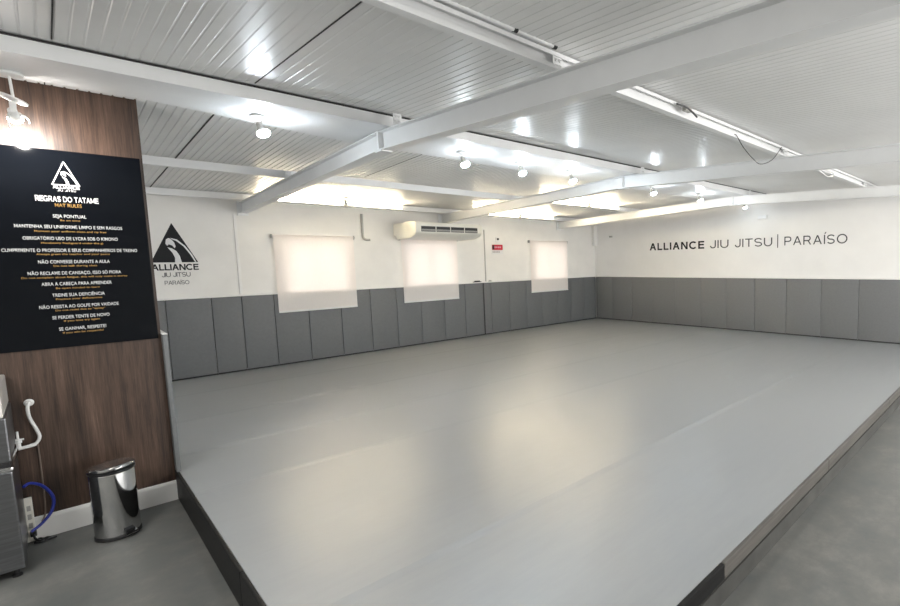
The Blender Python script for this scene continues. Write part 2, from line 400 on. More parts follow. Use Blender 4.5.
# trims
bm = B(); box(bm, X0, PB, 9.112, WA - 0.001, m(1.160), m(1.182), 0.003); struct('trim_1', bm, TRIMW)
bm = B(); box(bm, 10.066, WB - 0.001, 1.16, PA - 0.01, m(1.160), m(1.182), 0.003); struct('trim_2', bm, TRIMW)
bm = B(); box(bm, 1.925, 1.962, WA - 0.022, WA - 0.001, m(1.184), m(2.41), 0.005); struct('trim_3', bm, TRIMW)
bm = B(); box(bm, 6.448, 6.472, WA - 0.016, WA - 0.001, m(1.184), m(2.33), 0.004); struct('trim_4', bm, GREYM)
bm = B(); box(bm, 9.99, WB - 0.002, WA - 0.10, WA - 0.002, m(2.01), m(2.56), 0.006); struct('trim_5', bm, TRIMW)

bm = B(); box(bm, 0.60, PB - 0.004, PA - 0.004, PA + 0.012, m(0.001), m(0.0195)); box(bm, PB - 0.004, PB + 0.012, 1.17, PA + 0.012, m(0.001), m(0.0195)); struct('pad_foot_shade', bm, RUBBER)  # black strip painting the slim shadow between pads and mat
bm = B(); box(bm, 6.346, 6.372, PA - 0.004, WA - 0.001, m(0.02), m(1.159)); struct('trim_7', bm, RUBBER)

# wood clad partition with the baseboard
bm = B(); box(bm, X0, XM - 0.008, 5.031, 5.62, 0, roof(5.03) + 0.006); struct('wall_partition', bm, WOOD)
bm = B(); prism(bm, [(5.030, 0.001), (5.008, 0.001), (5.008, 0.135), (5.014, 0.150), (5.022, 0.155), (5.030, 0.155)], lambda u, v, d: Vector((X0 + d, u, v)), XM - 0.008 - X0)
struct('baseboard_left', bm, TRIMW)

# ------------------------------------------------------------------ raised training floor
bm = B(); box(bm, XM + 0.012, PB + 0.045, YM + 0.012, PA + 0.045, 0.139, ZM, 0.004)
# overlapping cover strips: low welded seams running along the length of the mat
mt = obj('training_mat', bm, MATTOP); tag(mt, 'large flat grey vinyl training mat covering the raised floor', 'mat')
for y, yb in ((2.42, 2.42), (4.40, 3.90), (5.42, 5.36), (6.64, 6.58), (8.0, 7.98)):
    bm = B()
    x0, x1 = XM + 0.02, PB - 0.01
    prof = [(-0.10, -0.002), (-0.03, 0.0022), (0.0, 0.0038), (0.012, 0.0034), (0.016, -0.002)]
    a = [bm.verts.new((x0, y + u, ZM + w)) for u, w in prof]; b = [bm.verts.new((x1, yb + u, ZM + w)) for u, w in prof]
    for i in range(len(prof) - 1): bm.faces.new((a[i], a[i + 1], b[i + 1], b[i]))
    bm.faces.new((a[0], a[-1], b[-1], b[0])); bm.faces.new(a); bm.faces.new(b)
    obj('cover_seam', bm, MATTOP, mt)
bm = B(); box(bm, XM + 0.035, PB + 0.04, YM - 0.002, PA + 0.04, 0.001, 0.112); c = obj('concrete_base', bm, mat('shaded_concrete', (0.052, 0.052, 0.048), 0.8, var=0.25, scale=4), mt); c['label'] = 'concrete base under the boards with shade painted in'  # colour darker than the floor to paint in the shade below the boards
bm = B(); box(bm, XM + 0.036, PB + 0.039, YM + 0.008, PA + 0.04, 0.1125, 0.1385); c = obj('shadow_gap_strip', bm, RUBBER, mt); c['label'] = 'black strip painting the shadow gap under the boards'  # black strip standing in for the shadow line below the boards
def board(x0, x1, y0, y1, z0, M, lab):
    bm = B(); box(bm, x0, x1, y0, y1, z0, ZM + 0.0015, 0.006, 2); o = obj('edge_board', bm, M, mt); o['label'] = lab
YL = [YM + 0.002, 3.05, 5.03, 7.1, PA]
for a, b in zip(YL, YL[1:]): board(XM - 0.010, XM + 0.012, a + 0.002, b - 0.001, 0.004, EDGEK, 'black edge board')
XL = [XM - 0.010, 2.23, 3.97, 6.1, 8.2, PB - 0.003]
for i, (a, b) in enumerate(zip(XL, XL[1:])):
    board(a + 0.0015, b - 0.0005, YM - 0.012, YM + 0.012, ZM - 0.088, EDGEK if i == 0 else EDGEB, 'black edge board' if i == 0 else 'greyish brown edge board')

# ------------------------------------------------------------------ wall pads, each one its own
ORD = ['first', 'second', 'third', 'fourth', 'fifth', 'sixth', 'seventh', 'eighth', 'ninth', 'tenth', 'eleventh', 'twelfth', 'thirteenth', 'fourteenth',
       'fifteenth', 'sixteenth', 'seventeenth', 'eighteenth', 'nineteenth', 'twentieth', 'twenty-first']
EA = [0.50, 1.046, 1.563, 1.933, 2.36, 2.852, 3.368, 3.883, 4.375, 4.873, 5.384, 5.882, 6.374, 6.56, 7.07, 7.58, 8.09, 8.60, 9.10, 9.59, 10.066]
GA = 'grey wall pads along the window wall'
for i, (a, b) in enumerate(zip(EA, EA[1:])):
    k = len(EA) - 2 - i
    bm = B(); g = 0.004 if abs(b - 6.374) > 0.01 else 0.030
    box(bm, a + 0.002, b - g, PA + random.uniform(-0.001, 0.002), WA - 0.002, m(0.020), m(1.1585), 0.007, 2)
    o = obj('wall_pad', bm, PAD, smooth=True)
    ex = {0: 'half hidden by the wooden partition', 3: 'narrow one under the white conduit beside the emblem', 2: 'narrow one right under the emblem', 5: 'under the left blind', 9: 'under the middle blind',
          11: 'just left of the dark gap', 12: 'narrow sliver right of the dark gap', 15: 'under the right blind', 19: 'in the room corner'}.get(i, '')
    tag(o, ('grey wall pad on the window wall, %s from the far corner' % ORD[k]) + (', ' + ex if ex and len(ex.split()) < 6 else ''), 'wall pad', GA)
EB = [9.112, 8.53, 7.872, 7.205, 6.519, 5.829, 5.172, 4.5, 3.819, 3.132, 2.456, 1.754, 1.16]
for i, (b, a) in enumerate(zip(EB, EB[1:])):
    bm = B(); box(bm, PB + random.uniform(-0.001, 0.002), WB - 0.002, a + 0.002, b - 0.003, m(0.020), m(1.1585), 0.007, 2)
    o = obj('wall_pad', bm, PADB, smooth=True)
    tag(o, 'grey wall pad on the lettered far wall, %s from the corner' % ORD[i], 'wall pad', 'grey wall pads along the lettered far wall')
t = obj('wall_pad', (lambda b: (box(b, XM - 0.007, XM + 0.022, 4.965, 5.60, m(0.003), m(1.098), 0.007, 2), b)[1])(B()), PAD, smooth=True)
tag(t, 'thin grey pad wrapped on the end of the wooden partition', 'wall pad')
bm = B(); box(bm, XM - 0.0075, XM + 0.024, 4.963, 5.602, m(1.0985), m(1.105), 0.002); c = obj('white_cap', bm, TRIMW, t); c['label'] = 'white cap strip'

# ------------------------------------------------------------------ roller blinds
def blind(x0, x1, label):
    t = thing('roller_blind', label, 'blind', ((x0 + x1) / 2, WA, m(0.855)), 'white roller blinds over the three windows')
    w = (x1 - x0) / 2; H = 1.235; yf = -0.072
    bm = B()
    nx, nz = 8, 10
    vs = [[bm.verts.new((-w + 2 * w * i / nx, yf + 0.0015 * math.sin(i * 1.9) * (1 - j / nz), 0.02 + (H - 0.02) * j / nz)) for i in range(nx + 1)] for j in range(nz + 1)]
    for j in range(nz):
        for i in range(nx): bm.faces.new((vs[j][i], vs[j][i + 1], vs[j + 1][i + 1], vs[j + 1][i]))
    f = obj('fabric', bm, BLIND, t, smooth=True)
    bm = B(); lathe(bm, (-w - 0.01, -0.048, H), (1, 0, 0), [(0, 0.024), (2 * w + 0.02, 0.024)], 20); obj('roller_tube', bm, BLIND, t, smooth=True)
    bm = B(); box(bm, -w, w, yf - 0.008, yf + 0.008, 0, 0.026, 0.005); obj('bottom_bar', bm, TRIMW, t)
    for s in (-1, 1):
        bm = B(); xx = s * (w + 0.016); box(bm, xx - 0.004, xx + 0.004, -0.075, -0.002, H - 0.03, H + 0.03, 0.002)
        lathe(bm, (xx, -0.048, H), (s, 0, 0), [(0, 0.014), (0.014, 0.014)], 14); b = obj('bracket', bm, GREYM, t); b['label'] = 'grey bracket'
    return t
blind(2.412, 3.640, 'white roller blind nearest the black emblem, widest in the picture')
blind(4.518, 5.725, 'white roller blind hanging below the air conditioner')
blind(7.725, 8.962, 'white roller blind right of the small red sign')

# ------------------------------------------------------------------ air conditioner
ac = thing('air_conditioner', 'cream ceiling air conditioner with front slots above the middle blind', 'air conditioner', (5.115, 8.72, m(2.1)))
bm = B()
prof = [(0.444, 0.045), (0.34, 0.045), (0.33, -0.028), (-0.18, -0.020), (-0.36, 0.035), (-0.415, 0.075), (-0.415, 0.215), (-0.385, 0.262), (0.444, 0.262)]
prism(bm, prof, lambda u, v, d: Vector((-0.66 + d, u, v)), 1.32)
bmesh.ops.bevel(bm, geom=[e for e in bm.edges if abs(e.verts[0].co.x - e.verts[1].co.x) > 0.5], offset=0.012, segments=3, affect='EDGES')
obj('body', bm, CREAM, ac, smooth=True)
for s in (-1, 1):
    bm = B()
    prism(bm, [(u if u > 0 else u - 0.006, v + (0.004 if v > 0.1 else -0.004)) for u, v in prof], lambda u, v, d: Vector((s * 0.66 + s * d, u, v)), 0.045)
    bmesh.ops.bevel(bm, geom=bm.edges[:], offset=0.01, segments=2, affect='EDGES'); obj('side_cover', bm, CREAM, ac, smooth=True)
for i in range(4):
    a = -0.60 + i * 0.302; bm = B()
    box(bm, a, a + 0.285, -0.4185, -0.414, 0.088, 0.185, 0.002)
    sl = obj('air_slot', bm, BLACK, ac); sl['label'] = 'dark air slot'
    bm = B()
    for z in (0.100, 0.118): prism(bm, [(-0.4195, z), (-0.424, z + 0.002), (-0.420, z + 0.014), (-0.4185, z + 0.014)], lambda u, v, d: Vector((a + 0.005 + d, u, v)), 0.275)
    obj('louvre', bm, GREYM, sl)
bm = B(); box(bm, -0.63, -0.22, -0.10, 0.15, 0.255, 0.292, 0.012); obj('top_cover', bm, CREAM, ac)
# drain pipe left of the air conditioner
bm = B(); tube(bm, [(3.835, WA - 0.0198, m(2.52)), (3.832, WA - 0.0198, m(2.35)), (3.832, WA - 0.0198, m(2.14)), (3.845, WA - 0.0198, m(2.085)), (3.885, WA - 0.0198, m(2.062)), (3.955, WA - 0.0198, m(2.060))], 0.020, 12)
tag(obj('drain_pipe', bm, GREYM, smooth=True), 'grey bent pipe running down the wall left of air conditioner', 'pipe')

# red sign and the small dark fixture over it
sg = thing('wall_sign', 'small red rounded sign on the white wall right of air conditioner', 'sign', (6.80, WA, m(1.93)))
bm = B(); box(bm, -0.165, 0.165, -0.008, -0.001, -0.14, 0.10, 0.004); obj('sign_plate', bm, PLASTW, sg)
bm = B(); box(bm, -0.14, 0.14, -0.012, -0.0085, -0.045, 0.075, 0.02, 3); r = obj('red_panel', bm, RED, sg); r['label'] = 'red rounded panel'
bm = B(); box(bm, -0.132, -0.09, -0.0145, -0.0125, -0.035, 0.065, 0.006); k = obj('dark_end', bm, BLACK, sg); k['label'] = 'dark left end'
bm = B()
for i, w in enumerate((0.030, 0.026, 0.034, 0.028)):
    x = -0.075 + i * 0.05
    if i: box(bm, x - 0.03, x + 0.005, -0.0140, -0.0126, 0.012, 0.020)
    box(bm, x, x + w, -0.0145, -0.0125, -0.002, 0.036, 0.004)
obj('pink_print', bm, PINK, sg)
bm = B()
for i in range(5): box(bm, -0.13 + i * 0.042, -0.098 + i * 0.042, -0.010, -0.0085, -0.105, -0.075)
obj('small_print', bm, GREYM, sg)
em = thing('wall_sensor', 'small white wall plate with a dark lens above red sign', 'sensor', (6.815, WA, m(2.12)))
bm = B(); box(bm, -0.055, 0.055, -0.022, -0.001, -0.07, 0.05, 0.006); obj('plate', bm, PLASTW, em)
bm = B(); lathe(bm, (0.005, -0.0225, 0.01), (0, -1, 0), [(0, 0.026), (0.012, 0.024), (0.02, 0.012)], 16); obj('lens', bm, BLACK, em)
# latches on the ledge
for a, b, lab in ((6.10, 6.30, 'black latch on the ledge left of the dark gap'), (6.50, 6.58, 'small grey latch on the ledge right of the dark gap')):
    t = thing('ledge_latch', lab, 'latch', ((a + b) / 2, PA - 0.012, m(1.1825)))
    w = (b - a) / 2; M_ = BLACK if w > 0.05 else GREYM
    bm = B(); box(bm, -w, w, -0.010, 0.03, 0, 0.012, 0.003); obj('plate', bm, M_, t)
    bm = B(); lathe(bm, (-w * 0.7, 0.008, 0.022), (1, 0, 0), [(0, 0.010), (w * 1.4, 0.010)], 12); obj('bolt', bm, M_, t)

# small fittings on the far wall
t = thing('wall_hook', 'tiny dark hook on the far wall near the corner', 'hook', (WB, 8.58, m(2.235)))
bm = B(); box(bm, -0.012, -0.001, -0.055, 0.055, -0.022, 0.022, 0.004); obj('plate', bm, GREYM, t)
bm = B(); tube(bm, [(-0.012, 0, 0), (-0.05, 0, -0.005), (-0.06, 0, 0.02)], 0.007, 8); obj('hook_arm', bm, BLACK, t)
t = thing('junction_box', 'small white junction box above the long lettering', 'box', (WB, 4.36, m(2.45)))
bm = B(); box(bm, -0.05, 0.0, -0.10, 0.10, -0.04, 0.04, 0.006); obj('housing', bm, PLASTW, t)
bm = B(); box(bm, -0.054, -0.051, -0.09, 0.09, -0.032, 0.032, 0.001); obj('cover_plate', bm, STEELW, t)

# ------------------------------------------------------------------ emblem and lettering
TRI = [(-1, 0), (1, 0), (0, 1)]
NECK = [(-0.26, 0.385), (-0.07, 0.355), (0.10, 0.29), (0.22, 0.17), (0.29, 0.0), (0.0, 0.0), (0.015, 0.12), (-0.07, 0.24), (-0.18, 0.325)]
HEAD = [(-0.33, 0.475), (-0.29, 0.585), (-0.17, 0.62), (-0.06, 0.58), (0.04, 0.51), (0.09, 0.41), (0.04, 0.36), (-0.05, 0.43), (-0.20, 0.46), (-0.26, 0.42)]
ARC = [(-0.11, 0.62), (0.17, 0.585), (0.50, 0.42), (0.76, 0.20), (0.92, 0.01), (0.855, 0.01), (0.68, 0.20), (0.42, 0.41), (0.13, 0.545), (-0.03, 0.585)]
def emblem_shape(bm, poly, c, hw, h, y, t):
    prism(bm, poly, lambda u, v, d: Vector((c[0] + u * hw, y - d, c[1] + v * h)), t)
em = thing('wall_emblem', 'black triangle emblem with white eagle and words on the window wall', 'emblem', (1.203, WA, m(1.69)))
bm = B(); emblem_shape(bm, TRI, (0, 0), 0.258, 0.555, -0.001, 0.002); obj('black_triangle', bm, INKK, em)
bm = B()
for p in (NECK, HEAD, ARC): emblem_shape(bm, p, (0, 0), 0.258, 0.555, -0.0032, 0.001)
e = obj('white_eagle', bm, INKW, em); e['label'] = 'white eagle head and wing line'
for body, w, h, z, wt, M_ in (('ALLIANCE', 0.515, 0.088, -0.112, 0.20, INKK), ('JIU JITSU', 0.315, 0.062, -0.205, 0.13, INKD), ('PARAÍSO', 0.27, 0.056, -0.315, 0.13, INKD)):
    for bm in sans_letters(body, w, h, wt): obj('letter', move(bm, wallA_mat(0, -0.001, z)), M_, em)

lt = thing('wall_lettering', 'long single line of dark capital lettering on the far white wall', 'lettering', (WB, 5.0, m(1.83)))
for body, ya, yb, wt, M_ in (('ALLIANCE', 7.302, 5.755, 0.20, INKK), ('JIU', 5.605, 5.144, 0.125, INKD), ('JITSU', 4.99, 4.150, 0.125, INKD), ('PARAÍSO', 3.895, 2.694, 0.125, INKD)):
    cy = (ya + yb) / 2; dz = 0.003 * (7.3 - cy)
    for bm in sans_letters(body, ya - yb, 0.178, wt): obj('letter', move(bm, wallB_mat(-0.001, cy - 5.0, dz)), M_, lt)
bm = B(); box(bm, -0.003, -0.001, 4.025 - 5, 4.043 - 5, -0.032, 0.245); obj('divider_bar', bm, INKD, lt)

# ------------------------------------------------------------------ black rules board on the partition
bd = thing('rules_board', 'glossy black board of white and gold rules on the wood partition', 'board', (0.127, 5.031, m(1.07)))
BX0, BX1 = -0.385, 0.389; BH = 1.348
bm = B(); box(bm, BX0, BX1, -0.014, -0.001, 0, BH, 0.0015); obj('panel', bm, BOARD, bd)
yb = -0.0145
bm = B()
for (u0, v0), (u1, v1) in (((-0.064, 0), (0, 0.157)), ((0, 0.157), (0.064, 0)), ((0.064, 0), (-0.064, 0))):
    d = Vector((u1 - u0, v1 - v0)).normalized(); n2 = Vector((-d.y, d.x)) * 0.0032; d = d * 0.003
    P = [(u0 - d.x + n2.x, v0 - d.y + n2.y), (u1 + d.x + n2.x, v1 + d.y + n2.y), (u1 + d.x - n2.x, v1 + d.y - n2.y), (u0 - d.x - n2.x, v0 - d.y - n2.y)]
    prism(bm, P, lambda a, b, dd: Vector((a, yb - dd, 2.186 - 1.07 + b)), 0.0015)
for p in (NECK, HEAD, ARC): emblem_shape(bm, p, (0, 2.186 - 1.07), 0.060, 0.150, yb - 0.0017, 0.0008)
obj('eagle_emblem', bm, INKW, bd)
bm = move(sans_bm('ALLIANCE', 0.126, 0.022, 0.2), wallA_mat(0, yb, 2.160 - 1.07)); obj('emblem_word', bm, INKW, bd)
bm = move(sans_bm('JIU JITSU', 0.088, 0.013, 0.14), wallA_mat(0, yb, 2.142 - 1.07)); obj('emblem_word', bm, INKW, bd)
RULES = [('REGRAS DO TATAME', 0.297, 2.089, 'MAT RULES', 0.126, 2.048), ('SEJA PONTUAL', 0.158, 1.974, 'Be on time', 0.094, 1.946),
         ('MANTENHA SEU UNIFORME LIMPO E SEM RASGOS', 0.509, 1.901, 'Maintain your uniform clean and rip free', 0.341, 1.870),
         ('OBRIGATÓRIO USO DE LYCRA SOB O KIMONO', 0.450, 1.822, 'Mandatory Rashguard under the gi', 0.294, 1.791),
         ('CUMPRIMENTE O PROFESSOR E SEUS COMPANHEIROS DE TREINO', 0.644, 1.741, 'Always greet the teacher and your peers', 0.350, 1.715),
         ('NÃO CONVERSE DURANTE A AULA', 0.342, 1.663, 'Do not talk during class', 0.208, 1.635),
         ('NÃO RECLAME DE CANSAÇO, ISSO SÓ PIORA', 0.446, 1.586, 'Do not complain about fatigue, this will only make it worse', 0.507, 1.557),
         ('ABRA A CABEÇA PARA APRENDER', 0.338, 1.512, 'Be open minded to learn', 0.211, 1.482),
         ('TREINE SUA DEFICIÊNCIA', 0.253, 1.435, 'Practice your deficiencies', 0.223, 1.407),
         ('NÃO RESISTA AO GOLPE POR VAIDADE', 0.384, 1.356, 'Do not resist due to "vanity"', 0.240, 1.330),
         ('SE PERDER TENTE DE NOVO', 0.278, 1.281, 'If you lose try again', 0.174, 1.254),
         ('SE GANHAR, RESPEITE!', 0.230, 1.200, 'If you win be respectful', 0.198, 1.172)]
for i, (a, wa, za, b, wb, zb) in enumerate(RULES):
    h = 0.037 if i == 0 else 0.023; h2 = 0.024 if i == 0 else 0.0125
    bm = move(sans_bm(a, wa, h, 0.175) if i == 0 else text_bm(a, wa, h, 0.007), wallA_mat(0, yb, za - 1.07 - h / 2)); o = obj('heading' if i == 0 else 'rule_line', bm, INKW, bd)
    bm = move(text_bm(b, wb, h2, 0.006), wallA_mat(0, yb, zb - 1.07 - h2 / 2)); g = obj('translation_line', bm, INKG, o); g['label'] = 'gold small lettering'

# ------------------------------------------------------------------ spot lamps on the ridge and warm light strips
def lamp(label, loc, aim, bulbmat, stem=0.055, group=None, big=False):
    t = thing('spot_lamp', label, 'lamp', loc, group)
    aim = Vector(aim).normalized()
    bm = B(); lathe(bm, (0, 0, 0), (0, 0, -1), [(0.0005, 0.050), (0.010, 0.060), (0.018, 0.056), (0.024, 0.03)], 28); obj('ceiling_rose', bm, PLASTW, t, smooth=True)
    bm = B()
    if big:
        tube(bm, [(0, 0, -0.02), (0.005, 0, -stem)], 0.007, 10, 1)
    else:
        for s in (-1, 1): tube(bm, [(s * 0.022, 0, -0.02), (s * 0.022, 0, -stem)], 0.006, 8, 1)
        box(bm, -0.026, 0.026, -0.005, 0.005, -stem - 0.004, -stem + 0.005, 0.002)
    obj('stem', bm, PLASTW, t, smooth=True)
    j = Vector((0, 0, -stem))
    if big:
        bm = B(); lathe(bm, j + Vector((0.004, 0, 0.005)), (-0.42, 0.0, -1), [(0, 0.030), (0.004, 0.066), (0.012, 0.066), (0.018, 0.02)], 28); obj('rose_plate', bm, PLASTW, t, smooth=True)
        j = j + Vector((0.004, 0.0, -0.02))
        bm = B(); box(bm, j.x - 0.018, j.x + 0.010, j.y - 0.008, j.y + 0.008, j.z - 0.050, j.z + 0.003, 0.003); obj('swivel_arm', bm, PLASTW, t)
        j = j + Vector((-0.008, 0.004, -0.05))
    bm = B(); lathe(bm, j - aim * 0.012, aim, [(0, 0.012), (0.006, 0.020), (0.040, 0.022), (0.050, 0.028)], 20); obj('socket', bm, PLASTW if big else GREYM, t, smooth=True)
    k = 0.72 if big else 1.0
    bm = B(); lathe(bm, j + aim * 0.036, aim, [(0, 0.020 * k), (0.012 * k, 0.030 * k), (0.026 * k, 0.041 * k)], 24); obj('bulb_neck', bm, PLASTW, t, smooth=True)
    bm = B(); lathe(bm, j + aim * (0.0365 + 0.026 * k), aim, [(0, 0.041 * k), (0.012 * k, 0.045 * k), (0.026 * k, 0.042 * k), (0.037 * k, 0.030 * k), (0.042 * k, 0.012 * k), (0.043 * k, 0.002)], 24); obj('bulb', bm, bulbmat, t, smooth=True)
    if big:
        bm = B()
        for k in range(3):
            a = 2 * PI * k / 3; _, u, w = frame_of(aim); o_ = (u * math.cos(a) + w * math.sin(a))
            tube(bm, [j + aim * 0.01 + o_ * 0.022, j + aim * 0.05 + o_ * 0.05, j + aim * 0.09 + o_ * 0.052], 0.004, 6)
        obj('lamp_guard', bm, PLASTW, t, smooth=True)
    return t
ZR = beam_top(RY) + 0.003
L = bpy.data.lights.new('spot_beam', 'SPOT'); L.energy = 20; L.spot_size = 2.3; L.spot_blend = 0.9; L.shadow_soft_size = 0.03; L.color = (1.0, 0.95, 0.9)
so = bpy.data.objects.new('spot_beam', L); COL.objects.link(so); so.location = (-0.045, 4.67, ZR - 0.275)
so.rotation_euler = Vector((0.10, 0.85, -0.35)).to_track_quat('-Z', 'Y').to_euler()
LG = 'spot lamps along the ridge'
lamp('white spot lamp aimed at the top of the black board', (-0.060, 4.55, ZR), (0.10, 0.85, -0.52), BULBS, 0.150, LG, True)
L0 = lamp('lit bulb lamp on the ridge left of the nearest beam', (1.174, 4.55, ZR), (0.30, -0.20, -0.93), BULB, 0.06, LG)
for x, lab in ((2.978, 'lit bulb lamp on the ridge just right of the nearest beam'), (3.75, 'lit bulb lamp on the ridge, middle of three between two beams'), (4.585, 'lit bulb lamp on the ridge just left of the middle beam'),
               (6.38, 'lit bulb lamp on the ridge just right of the middle beam'), (7.815, 'small lit bulb lamp on the ridge just left of the farthest beam'), (9.62, 'small lit bulb lamp seen under the farthest beam')):
    far = dup(L0, (x, 4.55, ZR), lab, LG)
for c in far.children:
    if c.name.startswith('bulb') and 'neck' not in c.name: c.data = c.data.copy(); c.data.materials[0] = BULBD
U0 = lamp('unlit lamp in front of the warm strip nearest the emblem', (3.338, 8.55, roof(8.55) - 0.004), (0.25, 0.6, -0.5), BULBOFF, 0.055, 'unlit lamps before the warm strips')
dup(U0, (7.02, 8.55, roof(8.55) - 0.004), 'unlit lamp before the warm strip above the red sign')
dup(U0, (7.12, 6.55, roof(6.55) - 0.004), 'unlit lamp before the upper warm strip near the far corner')

def strip(x0, x1, y, label):
    t = thing('strip_light', label, 'strip light', ((x0 + x1) / 2, y, beam_top(y)), 'warm strip lights on the purlins'); w = (x1 - x0) / 2
    bm = B(); prism(bm, [(-0.002, 0.004), (-0.078, 0.004), (-0.080, 0.024), (-0.076, 0.024), (-0.074, 0.009), (-0.016, 0.009), (-0.016, 0.084), (-0.002, 0.084)], lambda u, v, d: Vector((-w + d, u, v)), 2 * w)  # lower lip added to keep the strip's light off the wall
    obj('housing', bm, PLASTW, t)
    bm = B(); prism(bm, [(-0.0165, 0.012), (-0.045, 0.016), (-0.064, 0.042), (-0.050, 0.068), (-0.0165, 0.080)], lambda u, v, d: Vector((-w + 0.02 + d, u, v)), 2 * w - 0.04); obj('diffuser', bm, LED, t)
    for s in (-1, 1):
        bm = B(); box(bm, s * w - 0.006, s * w + 0.012, -0.080, -0.002, 0.002, 0.086, 0.003); obj('end_cap', bm, PLASTW, t)
strip(2.18, 4.42, 8.85, 'bright warm light strip above the left blind')
strip(5.95, 8.20, 8.85, 'bright warm light strip above the red sign')
strip(6.02, 8.25, 6.845, 'bright warm light strip on the purlin right of middle beam')

# ------------------------------------------------------------------ conduit, clips and loose wires on the right hand purlin
cd = thing('conduit_pipe', 'white conduit pipe along the purlin above the nearest beam', 'pipe', (0.6, 2.10, m(2.79)))
bm = B(); tube(bm, [(-2.2, -0.045, 0.0), (1.08, -0.045, 0.0)], 0.014, 12, 1); obj('pipe', bm, STEELW, cd, smooth=True)
bm = B(); tube(bm, [(1.10, -0.045, 0.0), (1.36, -0.045, -0.002)], 0.012, 12, 1); obj('pipe', bm, STEELW, cd, smooth=True)
for x in (1.08, 1.355):
    bm = B(); lathe(bm, (x, -0.045, 0), (1, 0, 0), [(0, 0.017), (0.022, 0.017)], 14); c = obj('cuff', bm, BLACK, cd); c['label'] = 'black cuff'
bm = B()
for r, ph in ((0.0035, 0),):
    tube(bm, [(4.17, 2.068, m(2.70)), (4.20, 2.060, m(2.69) - ph), (4.32, 2.055, m(2.61) - ph), (4.52, 2.052, m(2.535) - ph), (4.70, 2.052, m(2.508) - ph * 0.6), (4.98, 2.055, m(2.59) - ph), (5.24, 2.064, m(2.755))], r, 8)
tag(obj('loose_wire', bm, BLACK, smooth=True), 'dark wire hanging in a loop from the right purlin', 'wire')
ck = thing('junction_clip', 'dark tangled clip on the purlin right of nearest beam', 'clip', (3.35, 2.06, m(2.72)))
bm = B(); box(bm, -0.05, 0.03, -0.03, 0.008, 0.0, 0.03, 0.004); obj('clip_body', bm, GREYM, ck)
bm = B(); tube(bm, [(-0.15, -0.01, 0.03), (-0.05, -0.03, 0.02), (0.03, -0.035, 0.0), (0.12, -0.02, -0.015)], 0.007, 8); obj('lead', bm, BLACK, ck)
wc = B(); c0 = Vector((6.65, 2.05, beam_top(2.1) - 0.02))
tube(wc, [c0 + Vector((math.cos(a) * 0.30, -0.02 * math.sin(a * 2), math.sin(a) * 0.035)) for a in [i * PI / 6 for i in range(13)]], 0.007, 8)
tag(obj('cable_coil', wc, PLASTW, smooth=True), 'white cable loop tied under the purlin beyond middle beam', 'cable')

# ------------------------------------------------------------------ pedal bin
bn = thing('pedal_bin', 'polished steel pedal bin beside the white baseboard', 'bin', (0.170, 4.672, 0.0))
bm = B(); lathe(bm, (0, 0, 0), (0, 0, 1), [(0.001, 0.114), (0.004, 0.119), (0.026, 0.119), (0.030, 0.116)], 48); obj('base_ring', bm, BLACK, bn, smooth=True)
bm = B(); lathe(bm, (0, 0, 0), (0, 0, 1), [(0.0305, 0.115), (0.05, 0.116), (0.25, 0.1165), (0.452, 0.117), (0.458, 0.116)], 64); obj('body', bm, CHROME, bn, smooth=True)
bm = B(); lathe(bm, (0, 0, 0), (0, 0, 1), [(0.4585, 0.114), (0.462, 0.120), (0.472, 0.121), (0.476, 0.116)], 48); obj('rim', bm, BLACK, bn, smooth=True)
bm = B(); lathe(bm, (0, 0, 0.480), Vector((-0.06, 0.05, 1)), [(0.0, 0.118), (0.004, 0.1215), (0.012, 0.1215), (0.022, 0.113), (0.030, 0.085), (0.034, 0.04), (0.035, 0.002)], 64); obj('lid', bm, CHROME, bn, smooth=True)
bm = B(); box(bm, -0.03, 0.03, 0.112, 0.135, 0.44, 0.495, 0.006); obj('hinge', bm, BLACK, bn)
pd = Vector((0.42, -0.91, 0)).normalized(); pn = Vector((-pd.y, pd.x, 0))
def pf(u, v, w): return pd * u + pn * v + Vector((0, 0, w))
bm = B(); prism(bm, [(0.112, 0.032), (0.142, 0.024), (0.147, 0.030), (0.145, 0.040), (0.112, 0.048)], lambda u, v, d: pf(u, -0.034 + d, v), 0.068); p_ = obj('pedal', bm, CHROME, bn); p_['label'] = 'small steel pedal'
bm = B(); prism(bm, [(0.114, 0.050), (0.140, 0.044), (0.140, 0.062), (0.112, 0.074)], lambda u, v, d: pf(u, -0.03 + d, v), 0.05); obj('pedal_slot', bm, BLACK, bn)

# ------------------------------------------------------------------ steel drinking fountain, hoses and power strip
fn = thing('drinking_fountain', 'stainless steel drinking fountain cut off at the left picture edge', 'fountain', (-0.52, 4.72, 0.0))
def fbox(name, x0, x1, y0, y1, z0, z1, M_, bev=0.008, lab=None):
    bm = B(); box(bm, x0, x1, y0, y1, z0, z1, bev, 2); o = obj(name, bm, M_, fn)
    if lab: o['label'] = lab
    return o
for sx in (-0.24, 0.24):
    for sy in (-0.22, 0.22):
        bm = B(); lathe(bm, (sx, sy, 0), (0, 0, 1), [(0.001, 0.022), (0.012, 0.022), (0.014, 0.012), (0.05, 0.012)], 16); obj('foot', bm, BLACK, fn, smooth=True)
fbox('cabinet', -0.28, 0.278, -0.27, 0.27, 0.055, 0.655, BRUSHED)
fbox('ledge', -0.285, 0.284, -0.278, 0.27, 0.6555, 0.685, CHROME, 0.01)
fbox('seam_band', -0.278, 0.274, -0.265, 0.27, 0.6855, 0.715, BLACK, 0.003, 'dark band')
fbox('upper_casing', -0.28, 0.280, -0.270, 0.27, 0.7155, 0.975, BRUSHED)
fbox('top_tank', -0.285, 0.272, -0.262, 0.27, 0.9755, 1.165, SHEENSTEEL, 0.012, 'upper tank with its reflection painted pale')
